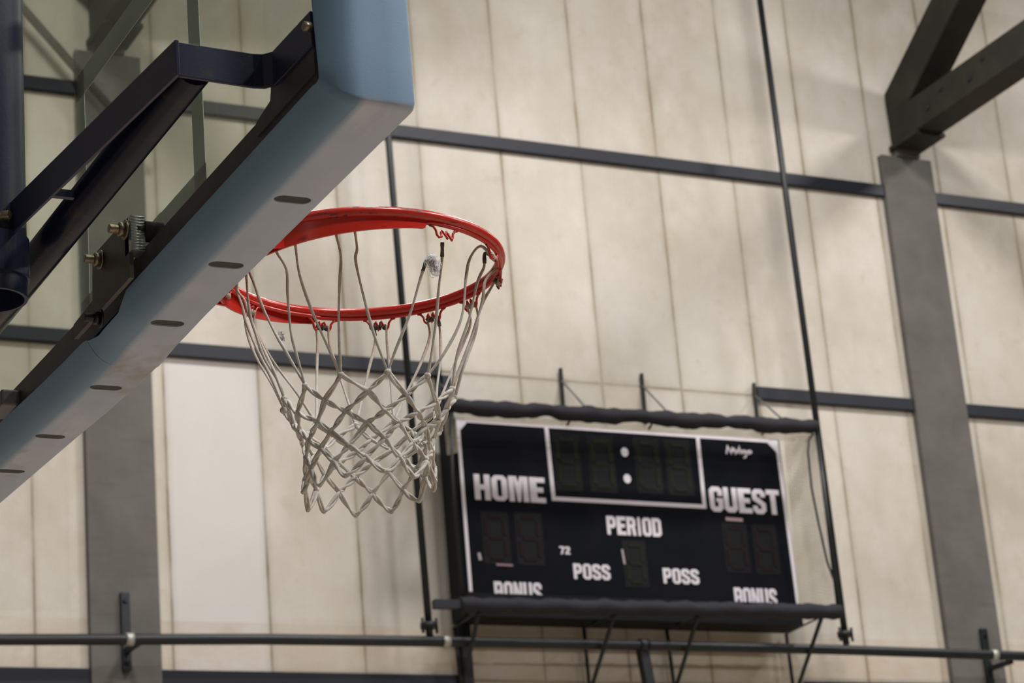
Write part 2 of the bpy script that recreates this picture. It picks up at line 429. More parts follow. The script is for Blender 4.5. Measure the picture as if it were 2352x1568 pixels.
# border line with cut corners
def strip2(mb, pts, wd, closed=False):
    """flat line of width wd through 2-D points, mitred"""
    n = len(pts); L = []; Rr = []
    for i, p in enumerate(pts):
        p = Vector(p).to_2d() if len(p) == 3 else Vector(p)
        a = Vector(pts[i-1]) if (i > 0 or closed) else None
        c_ = Vector(pts[(i+1) % n]) if (i < n-1 or closed) else None
        d1 = (p-a).normalized() if a is not None else (c_-p).normalized()
        d2 = (c_-p).normalized() if c_ is not None else d1
        n1 = Vector((-d1.y, d1.x)); n2 = Vector((-d2.y, d2.x)); nn = (n1+n2)
        nn = nn/max(.35, nn.dot(n1)) if nn.length > 0 else n1
        L.append(p+nn*wd/2); Rr.append(p-nn*wd/2)
    m_ = n if closed else n-1
    for i in range(m_):
        j = (i+1) % n; plate(mb, [tuple(L[i]), tuple(L[j]), tuple(Rr[j]), tuple(Rr[i])])
bl = MB(); e = .022
strip2(bl, [(6.533, 3.452), (6.533, 4.470), (6.590, 4.532), (8.775, 4.532), (8.846, 4.462), (8.862, 3.30)], e)
# cut corners painted white
plate(bl, [(6.522, 4.540), (6.522, 4.455), (6.605, 4.540)]); plate(bl, [(8.855, 4.540), (8.755, 4.540), (8.855, 4.445)])
bl.build('border_line', white_paint, sb)
bc = MB(); strip2(bc, [(7.145, 4.532), (7.152, 4.062), (8.240, 4.062), (8.245, 4.532)], .026)
bc.build('clock_frame', white_paint, sb)

# block letters
GL = {}
def ring(o, i): return [[o[k], o[(k+1) % len(o)], i[(k+1) % len(i)], i[k]] for k in range(len(o))]
def octo(x0, y0, x1, y1, cx, cy): return [(x0+cx,y0),(x1-cx,y0),(x1,y0+cy),(x1,y1-cy),(x1-cx,y1),(x0+cx,y1),(x0,y1-cy),(x0,y0+cy)]
def rc(x0, y0, x1, y1): return [(x0,y0),(x1,y0),(x1,y1),(x0,y1)]
s_ = .36; t_ = .17
GL['H'] = [rc(0,0,s_,1), rc(1-s_,0,1,1), rc(.3,.4,.7,.6)]
GL['O'] = ring(octo(0,0,1,1,.25,.14), octo(s_,t_,1-s_,1-t_,.04,.03))
GL['M'] = [rc(0,0,.27,1), rc(.73,0,1,1), [(.26,1),(.41,1),(.505,.72),(.505,0),(.42,0)], [(.74,1),(.59,1),(.495,.72),(.495,0),(.58,0)]]
GL['E'] = [rc(0,0,.45,1), rc(.3,0,1,t_+.03), rc(.3,1-t_-.03,1,1), rc(.3,.41,.88,.60)]
GL['G'] = [rc(0,.14,s_,.86), [(0,.14),(.25,0),(.75,0),(1,.14),(1,.2),(0,.2)], [(0,.86),(.25,1),(.75,1),(1,.86),(1,.8),(0,.8)], rc(1-s_,.64,1,.86), rc(1-s_,.12,1,.52), rc(.52,.40,1,.54), rc(s_-.05,.12,1-s_+.05,.2), rc(s_-.05,.8,1-s_+.05,.88)]
GL['U'] = [rc(0,.12,s_,1), rc(1-s_,.12,1,1), [(0,.14),(.25,0),(.75,0),(1,.14),(1,.22),(0,.22)]]
GL['S'] = [[(0,.14),(.25,0),(.75,0),(1,.14),(1,.19),(0,.19)], [(0,.86),(.25,1),(.75,1),(1,.86),(1,.81),(0,.81)], rc(0,.60,s_,.86), rc(1-s_,.12,1,.40), rc(0,.12,s_,.32), rc(1-s_,.68,1,.86), [(0,.66),(.45,.66),(1,.42),(1,.34),(.62,.34),(0,.56)]]
GL['T'] = [rc(0,.80,1,1), rc(.31,0,.69,1)]
GL['P'] = [rc(0,0,s_,1), [(.2,1),(.75,1),(1,.86),(1,.80),(.2,.80)], rc(1-s_,.52,1,.86), [(.2,.36),(.75,.36),(1,.50),(1,.55),(.2,.55)]]
GL['R'] = [rc(0,0,s_,1), [(.2,1),(.75,1),(1,.86),(1,.80),(.2,.80)], rc(1-s_,.56,1,.86), [(.2,.42),(.75,.42),(1,.54),(1,.6),(.2,.6)], [(.52,.46),(.9,.46),(1,0),(.66,0)]]
GL['I'] = [rc(.25,0,.75,1)]
GL['D'] = [rc(0,0,s_,1), [(.2,1),(.75,1),(1,.86),(1,.80),(.2,.80)], [(.2,0),(.75,0),(1,.14),(1,.2),(.2,.2)], rc(1-s_,.14,1,.86)]
GL['B'] = GL['D'] + [rc(.2,.42,.95,.58)]
GL['N'] = [rc(0,0,.32,1), rc(.68,0,1,1), [(0,1),(.34,1),(1,0),(.66,0)]]
GL['7'] = [rc(0,.78,1,1), [(.62,.8),(1,.8),(.6,0),(.2,0)]]
GL['2'] = [rc(0,0,1,.2), [(0,.16),(.4,.16),(1,.55),(1,.75),(.66,.75)], rc(.62,.6,1,.86), [(0,.86),(.25,1),(.75,1),(1,.86),(1,.8),(0,.8)], rc(0,.66,.32,.86)]
def word(name, txt, xa, za, xb, h, gap=.10, clip=None):
    n = len(txt); ws = [.55 if ch == 'I' else (1.25 if ch == 'M' else 1) for ch in txt]
    cw = (xb-xa)/(sum(ws)+gap*(n-1)); mb = MB(); x = xa
    for ch, ww in zip(txt, ws):
        for poly in GL[ch]:
            plate(mb, [(x+u_*cw*ww, za+v_*h) for u_, v_ in poly])
        x += cw*(ww+gap)
    return mb.build(name, white_paint, sb)
word('home_lettering', 'HOME', 6.612, 4.030, 7.098, .162)
word('guest_lettering', 'GUEST', 8.283, 4.033, 8.812, .166)
word('period_lettering', 'PERIOD', 7.512, 3.848, 7.902, .120)
p = atY(1317, 1330, YS); word('possession_lettering', 'POSS', p[0], p[2], atY(1401, 1330, YS)[0], .098)
p = atY(1523, 1340, YS); word('possession_lettering', 'POSS', p[0], p[2], atY(1605, 1340, YS)[0], .098)
p = atY(1132, 1338, YS); word('bonus_lettering', 'BONUS', p[0], p[2]-.118, atY(1241, 1338, YS)[0], .125)
p = atY(1683, 1352, YS); word('bonus_lettering', 'BONUS', p[0], p[2]-.118, atY(1780, 1352, YS)[0], .125)
p = atY(1284, 1273, YS); word('serial_number', '72', p[0], p[2], atY(1308, 1273, YS)[0], .050, .15)
zl = atY(1180, 1364, YS-.03)[2]
MB().box((6.50, YS-.032, 3.30), (8.868, YS-.004, zl)).build('bottom_channel', cabm, sb)
# small script of the maker, top right
lg = MB(); a = atY(1665, 1043, YS); ux = .0031*1.0
def lp(px, py): q = atY(px, py, YS); return (q[0], q[2])
for seg in ([(1667,1043),(1669,1026),(1678,1041),(1681,1028)], [(1681,1038),(1685,1033),(1688,1042),(1693,1034)], [(1693,1042),(1696,1026),(1699,1041),(1703,1034)],
            [(1703,1043),(1708,1036),(1712,1043)], [(1712,1036),(1711,1050),(1706,1052)], [(1713,1038),(1719,1036),(1717,1043),(1723,1041),(1724,1036)]):
    strip2(lg, [lp(*q) for q in seg], .011)
lg.build('maker_script', white_paint, sb)
mb = MB()
for px, py in ((1433, 1039), (1439, 1100)):
    q = lp(px, py); plate(mb, [(q[0]+.026*math.cos(k*math.pi/8), q[1]+.030*math.sin(k*math.pi/8)) for k in range(16)])
    mb.build('colon_dot', white_paint, sb); mb = MB()
# seven segment digits (dark, switched off)
segm = mat('digit_olive', (.013, .014, .009), .6, spec=.1); segr = mat('digit_dark_red', (.012, .007, .008), .6, spec=.1)
inset = mat('digit_window', (.0045, .005, .006), .5, spec=.15)
def digit(xc, zc, w_, h_, m_=segm, nm='digit_display'):
    g_ = MB(); g_.prism([(xc-w_/2-.02, zc-h_/2-.02), (xc+w_/2+.02, zc-h_/2-.02), (xc+w_/2+.02, zc+h_/2+.02), (xc-w_/2-.02, zc+h_/2+.02)], 'y', YS-.008, YS-.004)
    g = g_.build(nm, inset, sb)
    mb = MB(); th = w_*.16
    for (ax, az, bx, bz) in ((-.5,.5,.5,.5),(-.5,0,.5,0),(-.5,-.5,.5,-.5),(-.5,0,-.5,.5),(.5,0,.5,.5),(-.5,-.5,-.5,0),(.5,-.5,.5,0)):
        a_ = Vector((xc+ax*w_*.85, zc+az*h_*.9)); b_ = Vector((xc+bx*w_*.85, zc+bz*h_*.9)); d_ = (b_-a_).normalized()*th*.7
        strip2(mb, [tuple(a_+d_), tuple(b_-d_)], th)
    o = mb.build('segments', m_, sb); o.parent = g; ORG[o.name] = ORG[sb.name]
for px, py in ((1302, 1062), (1381, 1066), (1487, 1070), (1558, 1074)):
    q = lp(px, py); digit(q[0], q[1], .15, .33)
for px, py in ((1138, 1235), (1215, 1238), (1690, 1258), (1758, 1262)):
    q = lp(px, py); digit(q[0], q[1], .145, .29, segr)
q = lp(1458, 1295); digit(q[0], q[1], .13, .26)
# scuffs left by balls on the board
scuff = mat('pale_scuff', (.30, .27, .28), .6)
mb = MB()
strip2(mb, [lp(1098,1270), lp(1102,1287)], .020); mb.build('scuff_mark', scuff, sb)
mb = MB(); strip2(mb, [lp(1427,1262), lp(1433,1296)], .014); mb.build('scuff_mark', scuff, sb)
scuffp = mat('pinkish_scuff', (.20, .12, .14), .6)
mb = MB(); strip2(mb, [lp(1665,1192), lp(1704,1195)], .022); mb.build('scuff_mark', mat('pink_scuff', (.34,.24,.24), .6), sb)
mb = MB(); strip2(mb, [lp(1138,1297), lp(1176,1299)], .014); mb.build('scuff_mark', scuffp, sb)

# ------------------------------------------------------------------ protective cage around the scoreboard
YR = D-.62
cg = empty('scoreboard_guard', (7.6, D-.3, 3.3), 'black guard frame with padded bars and netting around the scoreboard', 'guard frame')
def rr(px, py, Y=YR): return Vector(atY(px, py, Y))
def sag_bar(name, px0, py0, px1, py1, r0, amp, Y=YR, wrinkle=.004):
    a, b_ = rr(px0, py0, Y), rr(px1, py1, Y); N = 90; pts = []; rad = []
    for i in range(N+1):
        t = i/N; p = a.lerp(b_, t)
        u = (t*4) % 1
        bul = amp*max(0, math.sin(math.pi*u))**.8
        p.z += -bul*.5 + .003*math.sin(t*57)
        p.y += .004*math.sin(t*43+1)
        pts.append(p); rad.append(r0+bul*.55+wrinkle*math.sin(t*91)+wrinkle*.6*math.sin(t*173+2))
    return MB().tube(pts, rad, 14).build(name, black_cloth, cg)
sag_bar('top_padded_bar', 1030, 929, 1876, 978, .037, .026)
sag_bar('bottom_padded_bar', 1055, 1388, 1930, 1404, .044, .008)
MB().bar(rr(996, 1387), rr(1070, 1389), .05, .05).build('bar_end', black_rail, cg)
# front side posts and rods
MB().tube([rr(1875, 985, YR), rr(1875, 985, D-.05)], .016, 8).build('side_arm', dark_pipe, cg)
MB().tube([rr(1032, 935, YR), Vector((rr(1032, 935, YR).x, D-.05, rr(1032, 935, YR).z))], .016, 8).build('side_arm', dark_pipe, cg)
MB().tube([rr(1876, 985), rr(1926, 1398)], .014, 8).build('side_post', dark_pipe, cg)
MB().tube([rr(1034, 935), rr(1040, 1100), rr(1064, 1385)], .010, 8).build('side_post', dark_pipe, cg)
# wall brackets above: flat upright plus thin stay rod
for (ax, ay), (bx, by), (cx, cy) in (((1287,846),(1296,965),(1345,935)), ((1473,858),(1484,975),(1532,945)), ((1731,880),(1743,990),(1792,958)), ((1003,850),(1018,965),(1062,925))):
    a, b_ = Vector(atY(ax, ay, D-.03)), Vector(atY(bx, by, D-.03))
    MB().bar(a, b_, .026, .016).build('upright', dark_pipe, cg)
    s0 = Vector(atY(ax+3, ay+28, D-.04)); MB().tube([s0, rr(cx, cy)], .0065, 6).build('stay_rod', mat('grey_rod', (.10,.10,.10), .5), cg)
    MB().tube([rr(cx-22, cy+8), rr(cx-42, cy+40, D-.45)], .008, 6).build('hanger', dark_pipe, cg)
# lower V struts
for top, low1, k, low2 in (((1100,1405),(1062,1580),(1044,1440),(1060,1580)), ((1411,1412),(1358,1580),(1341,1441),(1354,1580)),
                           ((1602,1418),(1552,1580),(1531,1445),(1549,1580)), ((1888,1415),(1832,1580),(1806,1455),(1822,1580))):
    T_ = rr(*top); L1 = Vector(atY(*low1, D-.12)); K = Vector(atY(*k, D-.06)); L2 = Vector(atY(*low2, D-.06))
    MB().tube([T_, L1], .0135, 8).build('strut', dark_pipe, cg)
    MB().tube([K, L2], .012, 8).build('strut', dark_pipe, cg)
    MB().tube([K, T_], .006, 6).build('stay_rod', dark_pipe, cg)
# netting on the right side between board and frame
netm = mat('beige_netting', (.50, .45, .36), .9)
mb = MB()
A, B_, C_, D_ = [Vector(q) for q in (atY(1800, 992, D-.34), atY(1872, 995, D-.60), atY(1922, 1392, D-.60), atY(1838, 1382, D-.34))]
def bil(u, v): return (A.lerp(B_, u)).lerp(D_.lerp(C_, u), v)
NU, NV = 15, 58
for i in range(NU+1): mb.tube([bil(i/NU, v/8)+Vector((.003*math.sin(v*3+i),0,0)) for v in range(9)], .0023, 4, caps=False)
for j in range(NV+1): mb.tube([bil(u/5, j/NV)+Vector((0,0,.004*math.sin(u*2+j))) for u in range(6)], .0023, 4, caps=False)
mb.build('side_netting', netm, cg)
mb = MB()
A, B_, C_, D_ = [Vector(q) for q in (atY(1020, 962, D-.36), atY(1046, 955, D-.60), atY(1070, 1380, D-.60), atY(1060, 1380, D-.36))]
for j in range(0, 13): mb.tube([bil(u/4, j/60) for u in range(5)], .002, 4, caps=False)
for i in range(8): mb.tube([bil(i/7, v/30) for v in range(7)], .002, 4, caps=False)
mb.build('side_netting', netm, cg)
# netting gathered under the top bar
mb = MB()
for i in range(120):
    t = i/119; a = rr(1050+t*820, 948+t*49, D-.50); b_ = rr(1052+t*820, 966+t*49, D-.36)
    mb.tube([a, b_], .0018, 4, caps=False)
for j in range(6):
    mb.tube([rr(1050+t*820/20, 950+t*49/20+j*3, D-.50+j*.025) for t in range(21)], .0018, 4, caps=False)
mb.build('top_netting', netm, cg)
cord_pts = [rr(1868, 996), rr(1858, 1010), rr(1856, 1040), rr(1864, 1120), rr(1880, 1200), rr(1900, 1290), rr(1915, 1330), rr(1922, 1370)]
tag(MB().tube(cord_pts, .0075, 8).build('pull_cord', dark_pipe, org=cord_pts[0]), 'dark pull cord hanging beside the netting right of the scoreboard', 'cord')

# dark diagonal rods, added to stand in for reflections in the glass
for k_, (a, b_, lab) in enumerate((((20, -18), (330, 335), 'long dark diagonal rod added for a glass reflection, crossing the left column, seen through the glass'),
                  ((205, -28), (290, 55), 'short dark diagonal rod added for a glass reflection, at the top, seen through the glass'))):
    P0, P1 = Vector(atY(*a, YC-.08)), Vector(atY(*b_, YC-.08))
    tag(MB().tube([P0-(P1-P0)*.3, P1], (.028, .034)[k_], 8).build('reflection_rod', truss_m, org=P0), lab, 'rod', 'diagonal rods added for reflections')

# ------------------------------------------------------------------ basketball hoop
CX, CY, CZ = 1.6253, 3.5993, 1.5025
hoop = empty('basketball_hoop', (1.20, 3.60, 1.47), 'glass basketball backboard with blue-grey edge padding and red rim', 'basketball hoop')
ZT = 2.46
# --- glass
g = MB().box((1.228, 2.70, 1.385), (1.240, 4.70, ZT)).build('glass_pane', glassm, hoop)
mb = MB()
y0, y1, z0, z1, lw = 3.288, 3.922, 1.474, 1.940, .050
for q in (rc(y0, z0, y1, z0+lw-.008), rc(y0, z1-lw+.002, y1, z1), rc(y0, z0, y0+lw, z1), rc(y1-lw, z0, y1, z1)):
    mb.prism(q, 'x', 1.2402, 1.2412)
o = mb.build('target_square', squarem, hoop); o.parent = g

# --- steel frame around the glass
mb = MB()
mb.prism([(2.715, 1.374), (3.90, 1.374), (4.71, 1.402), (4.71, 1.412), (2.715, 1.402)], 'x', 1.201, 1.227)
mb.prism([(2.72, 1.374), (3.80, 1.374), (3.95, 1.379), (4.71, 1.406), (4.71, 1.441), (3.70, 1.424), (2.72, 1.422)], 'x', 1.186, 1.191)
mb.prism([(2.72, 1.398), (3.90, 1.398), (4.71, 1.410), (4.71, 1.414), (2.72, 1.403)], 'x', 1.190, 1.202)
mb.box((1.201, 2.705, 1.374), (1.227, 2.735, ZT)); mb.box((1.201, 4.69, 1.374), (1.227, 4.71, ZT)); mb.box((1.201, 2.705, ZT-.03), (1.227, 4.71, ZT))
q = [(2.722, 1.40), (2.722, 1.475), (2.872, 1.458), (2.880, 1.430), (2.935, 1.421), (2.935, 1.40)]
mb.prism(q, 'x', 1.1835, 1.1895)
frame = mb.build('board_frame', fsteel, hoop)

# --- edge padding: U profile swept round the lower near corner
def zoff(Y):
    ks = ((2.6, .0), (3.45, .0), (3.60, -.003), (3.70, -.0085), (3.80, -.007), (3.95, -.003), (4.12, .005), (4.37, .015), (4.75, .030))
    for (a, za), (b, zb) in zip(ks, ks[1:]):
        if Y <= b:
            t = max(0, (Y-a)/(b-a)); t = t*t*(3-2*t) if a < 3.9 else t; return za+(zb-za)*t
    return ks[-1][1]
Y0, Z0 = 2.667, 1.337
def profile(lip, dx=0):
    k_ = lip/.046
    pr = [(1.288, .040), (1.296, .038), (1.300, .032), (1.300, .007), (1.2985, .003), (1.294, 0), (1.262, 0), (1.240, 0), (1.226, 0)]
    pr += [(x_, n_*k_) for x_, n_ in ((1.2185, .0008), (1.2115, .0032), (1.2050, .0072), (1.1990, .0125), (1.1935, .0190), (1.1885, .0270), (1.1840, .0350), (1.1805, .0420))]
    pr += [(1.1795, lip*.97), (1.182, lip), (1.188, lip), (1.194, lip*.72), (1.201, .020*k_), (1.214, .014), (1.278, .012), (1.284, .020)]
    return pr
def sweep(path):       # path: list of (fn n -> (Y, z), lip)
    mb = MB(); vs_ = []; n = None
    for fn, lip in path:
        pr = profile(lip); n = len(pr)
        for x, d_ in pr:
            y, z = fn(d_); vs_.append((x, y, z))
    fs = []
    for i in range(len(path)-1):
        for k in range(n):
            l = (k+1) % n; fs.append((i*n+k, i*n+l, (i+1)*n+l, (i+1)*n+k))
    fs.append(tuple(range(n))); fs.append(tuple(range((len(path)-1)*n, len(path)*n))[::-1])
    mb.add(vs_, fs, True); return mb
def bottom_fn(Y): return lambda d_: (Y, Z0+zoff(Y)+d_)
def lip_at(Y):
    a = .046
    if Y > 3.50: a = .046-.022*min(1, (Y-3.50)/.04)
    if Y > 3.64: a = .024+.020*min(1, (Y-3.64)/.08)
    return a
RC = .011
path = []
Y = 3.70
while Y > Y0+.06: path.append((bottom_fn(Y), lip_at(Y))); Y -= .02
for k in range(0, 9):
    a = math.pi/2*k/8
    path.append(((lambda a: lambda d_: (Y0+d_+RC-RC*math.sin(a), Z0+d_+RC-RC*math.cos(a)))(a), .046-.010*k/8))
z = 1.40
while z < ZT+.05: path.append(((lambda z: lambda d_: (Y0+d_+.0035*math.sin((z-1.4)*2.5), z))(z), .036+.010*min(1, (z-1.4)/.12))); z += .03
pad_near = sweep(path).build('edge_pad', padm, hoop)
path = []; Y = 4.75
while Y >= 3.704:
    f_ = (lambda Y: lambda d_: (Y, Z0+zoff(Y)+.0015+d_))(Y); path.append((f_, lip_at(Y))); Y -= .0205
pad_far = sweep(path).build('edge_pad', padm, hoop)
# slots cut through the underside
def cut(target, slots):
    mb = MB()
    for xc, yc, ang in slots:
        pts = []
        for k in range(12):
            a = -math.pi/2+math.pi*k/11; pts.append((.0145+.0125*math.cos(a), .0125*math.sin(a)))
        for k in range(12):
            a = math.pi/2+math.pi*k/11; pts.append((-.0145+.0125*math.cos(a), .0125*math.sin(a)))
        pts = [(xc+x*math.cos(ang)-y*math.sin(ang), yc+x*math.sin(ang)+y*math.cos(ang)) for x, y in pts]
        mb.prism(pts, 'z', Z0-.05, Z0+.0305)
    c_ = mb.build('cutter', rubber, hoop)
    md = target.modifiers.new('slots', 'BOOLEAN'); md.operation = 'DIFFERENCE'; md.object = c_; md.solver = 'EXACT'
    dg = bpy.context.evaluated_depsgraph_get(); me = bpy.data.meshes.new_from_object(target.evaluated_get(dg))
    target.modifiers.clear(); old = target.data; target.data = me
    bpy.data.objects.remove(c_); return target
bpy.context.view_layer.update()
def plugs(slots):
    for xc, yc, ang in slots:
        mb = MB(); pts = []
        for s_g in (1, -1):
            for k in range(12):
                a = s_g*(-math.pi/2+math.pi*k/11) if s_g > 0 else math.pi/2+math.pi*k/11
                pts.append((s_g*.0145+.0127*math.cos(a), .0127*math.sin(a)))
        pts = [(xc+x*math.cos(ang)-y*math.sin(ang), yc+x*math.sin(ang)+y*math.cos(ang)) for x, y in pts]
        mb.prism(pts, 'z', Z0+zoff(yc)+.0018, Z0+zoff(yc)+.010)
        mb.build('slot_insert', slotm, hoop)
slotm = mat('dark_olive_slot', (.045, .050, .040), .8)
S_NEAR = ((1.2545, 2.991, -.02), (1.2520, 3.252, -.02), (1.2495, 3.511, -.02))
S_FAR = ((1.2490, 3.825, -.01), (1.2480, 4.145, .04), (1.2470, 4.400, -.01))
plugs(S_NEAR); plugs(S_FAR)
cut(pad_near, ((1.2545, 2.991, -.02), (1.2520, 3.252, -.02), (1.2495, 3.511, -.02)))
cut(pad_far, ((1.2490, 3.825, -.01), (1.2480, 4.145, .04), (1.2470, 4.400, -.01)))
for o in (pad_near, pad_far):
    if hasattr(o.data, 'shade_smooth'): o.data.shade_smooth()
    ws = o.modifiers.new('edges', 'EDGE_SPLIT'); ws.split_angle = R(50)
pad_near['label'] = 'near corner pad running up the side'; pad_far['label'] = 'far bottom pad with a curved underside'

# --- mounting plates and bolts behind the glass
q = [(3.430, 1.474), (3.480, 1.476), (3.612, 1.478), (3.618, 1.405), (3.72, 1.400), (3.72, 1.375), (3.43, 1.375)]
mp = MB().prism(q, 'x', 1.163, 1.170).build('mounting_plate', mat('brown_plate', (.070, .060, .060), .5, spec=.3, noise=(30, (.10,.085,.075), .5, .8)), hoop)
MB().box((1.152, 4.115, 1.388), (1.188, 4.20, 1.418)).build('frame_clip', mat('grey_clip', (.10, .10, .11), .5), hoop, bevel=.004)
mb = MB(); ya = 3.418
mb.box((1.163, ya, 1.416), (1.1855, ya+.03, 1.474))
for i in range(12):
    z_ = 1.419+i*.0048; mb.tube([(1.1635, ya+.0004, z_), (1.1855, ya+.0004, z_)], .0014, 6)
o = mb.build('serrated_bracket', zinc, hoop); o['label'] = 'ribbed zinc bracket'
def bolt(px, py, X, r=.0075, m_=zbolt):
    c_ = Vector(atX(px, py, X)); d_ = Vector((-1, 0, 0))
    mb = MB(); mb.tube([c_, c_+d_*.003], r*2.1, 20)
    mb.tube([c_+d_*.003, c_+d_*.012], r*1.5, 6)
    pts = [c_+d_*(.012+.0012*i) for i in range(14)]; mb.tube(pts, [r*(.85 if i % 2 else 1.0) for i in range(14)], 12)
    o = mb.build('bolt', m_, hoop); return o
bolt(289, 528, 1.160); bolt(232, 597, 1.160); bolt(232, 731, 1.160, .0070, bolt_dark)
mb = MB(); c_ = Vector(atX(348, 533, 1.20)); mb.tube([c_-Vector((.014,0,0)), c_+Vector((.016,0,0))], .0165, 20); mb.tube([c_-Vector((.026,0,0)), c_-Vector((.012,0,0))], .012, 16)
mb.build('rubber_bumper', rubber, hoop)

# --- rim
def rz(a, r=.2371): return CZ+r*(-.0236*math.cos(a)+.0069*math.sin(a))
def rp(deg, r=.2371, dz=0):
    a = R(deg); return Vector((CX+r*math.cos(a), CY+r*math.sin(a), rz(a, r)+dz))
# chipped red enamel for the ring
redc, nt, bs = nodes_of('chipped_red_enamel', .26)
tc = nt.nodes.new('ShaderNodeTexCoord'); P_ = tc.outputs['Object']
chip = math_(nt, 'MAXIMUM', rng(nt, noise_(nt, P_, 45, 6, .75), .62, .65, 0, .8), math_(nt, 'MULTIPLY', rng(nt, noise_(nt, P_, 9, 6, .8, (1, 1, 8)), .535, .575, 0, 1), .9))
spx = nt.nodes.new('ShaderNodeSeparateXYZ'); nt.links.new(P_, spx.inputs[0])
side = rng(nt, math_(nt, 'ADD', math_(nt, 'MULTIPLY', spx.outputs[1], -1), math_(nt, 'MULTIPLY', spx.outputs[0], .45)), .14, .30, 0, 1)
chip = math_(nt, 'MULTIPLY', chip, side)
c = mixc(nt, rng(nt, noise_(nt, P_, 12, 4), .4, .7, 0, .5), (.50, .020, .010), (.36, .015, .010))
c = mixc(nt, chip, c, (.045, .016, .012))
nt.links.new(c, bs.inputs['Base Color']); nt.links.new(rng(nt, chip, 0, 1, .26, .7), bs.inputs['Roughness'])
rim = MB().tube([rp(k*3) for k in range(120)], .0088, 18, closed=True).build('rim', redc, hoop)
def wr(deg):
    d = abs((deg-180+180) % 360-180)          # angle from the board side of the ring
    t = max(0, min(1, (96-d)/6)); return .2366-.0066*t
def in_skirt(deg): return abs((deg-180+180) % 360-180) < 90
def sub(o, par): o.parent = par; return o
sub(MB().tube([rp(k*3, wr(k*3), -.0108) for k in range(120)], .0038, 8, closed=True).build('net_wire', redc, hoop), rim)
# skirt plate round the board side of the ring
mb = MB(); NN = 190; top = []; bot = []
A0, A1 = 86.2, 273.8
for i in range(NN+1):
    a = A0+(A1-A0)*i/NN; q = min(a-90, 270-a); drop = .0235+.024*max(0, min(1, q/62))
    ec = min((a-A0), (A1-a)); em = min(.010, ec*.00414); round_ = .010-math.sqrt(max(0, .010**2-(.010-em)**2))
    top.append((a, -.004)); bot.append((a, -drop+round_))
vs_ = []
for (a, zt), (_, zb) in zip(top, bot):
    for r_ in (.2350, .2385): vs_ += [rp(a, r_, zt), rp(a, r_, zb)]
fs = []
for i in range(NN):
    b0, b1 = i*4, (i+1)*4
    fs += [(b0, b0+1, b1+1, b1), (b0+2, b1+2, b1+3, b0+3), (b0+1, b0+3, b1+3, b1+1), (b0, b1, b1+2, b0+2)]
fs += [(0, 2, 3, 1), (NN*4, NN*4+1, NN*4+3, NN*4+2)]
mb.add(vs_, fs, True)
sk = sub(mb.build('skirt_plate', mat('skirt_red', (.50, .020, .010), .26, noise=(22, (.20,.012,.008), .63, .70, (1, 1, 4))), hoop), rim); es = sk.modifiers.new('es', 'EDGE_SPLIT'); es.split_angle = R(40)
# bracket from ring to glass
mb = MB()
for s in (-1, 1):
    mb.prism([(1.262, CY+s*.10), (1.262, CY+s*.094), (CX-.19, CY+s*.135), (CX-.19, CY+s*.141)], 'z', 1.462, 1.492)
mb.prism([(1.262, CY-.10), (1.262, CY+.10), (CX-.19, CY+.14), (CX-.19, CY-.14)], 'z', 1.492, 1.497)
mb.box((1.2415, CY-.100, 1.40), (1.262, CY+.100, 1.519))
sub(mb.build('rim_bracket', red, hoop), rim)
# hooks
toc = math.degrees(math.atan2(-CY, -CX))          # ring angle that points at the photographer
HK = [5, 36, 69, 98, 127, 149, 173, 198, 237, 260, 293, 333]
def az(phi): return toc+phi
def hook(phi):
    a0 = az(phi); pr = [(-.027,0,-.001),(-.020,0,-.003),(-.0155,0,-.009),(-.0145,0,-.016),(-.0115,.001,-.0205),(-.007,.002,-.019),(-.005,-.002,-.011),(-.003,-.004,-.006),(-.0005,-.002,-.008),
          (.0005,.002,-.015),(.003,.003,-.0205),(.0045,-.002,-.012),(.0065,-.004,-.006),(.009,-.002,-.009),(.0105,.001,-.017),(.0135,.001,-.021),(.0165,0,-.016),(.0175,0,-.009),(.022,0,-.003),(.028,0,-.001)]
    pts = []
    for t_, rad, dz in pr:
        aa = a0+math.degrees(t_/.2305); pts.append(rp(aa, wr(aa)+rad, -.0135+dz*(.5 if in_skirt(a0) and phi in (5, 333) else 1)))
    return sub(MB().tube(pts, .0021, 8).build('net_hook', redc, hoop), rim)
for h_ in HK: hook(h_)

# --- supports: mast, tube, flat bars
mast = MB(); mx_, my_ = .963, 3.50
N = 40; r0, r1 = .058, .053; vs_ = []
for z_ in (1.345, 4.2):
    for r_ in (r0, r1):
        for k in range(N): vs_.append((mx_+r_*math.cos(2*math.pi*k/N), my_+r_*math.sin(2*math.pi*k/N), z_))
fs = []
for k in range(N):
    l = (k+1) % N
    fs += [(k, l, 2*N+l, 2*N+k), (N+l, N+k, 3*N+k, 3*N+l), (k, N+k, N+l, l), (2*N+k, 2*N+l, 3*N+l, 3*N+k)]
mast.add(vs_, fs, True); o = mast.build('mast', mat('navy_mast', (.009, .014, .042), .45, spec=.3, noise=(9, (.026,.028,.045), .45, .7, (6, 6, .6)), bump=(200, .06)), hoop); es = o.modifiers.new('es', 'EDGE_SPLIT'); es.split_angle = R(50)
cl = MB(); vs_ = []
for z_ in (1.375, 1.440):
    for r_ in (.062, .0585):
        for k in range(N): vs_.append((mx_+r_*math.cos(2*math.pi*k/N), my_+r_*math.sin(2*math.pi*k/N), z_))
cl.add(vs_, fs, False); cl.build('mast_collar', navy, hoop)
MB().tube([(1.074, 2.872, 1.463), (1.074, 4.72, 1.463)], .028, 24).build('support_tube', navyt, hoop)
strap = MB()
zc_, hh = 1.462, .050
pl = [(1.046, 2.857), (1.153, 2.862), (1.168, 2.859), (1.179, 2.846), (1.1825, 2.718)]
lo_, hi_ = zc_-hh/2, zc_+hh/2
outl = []
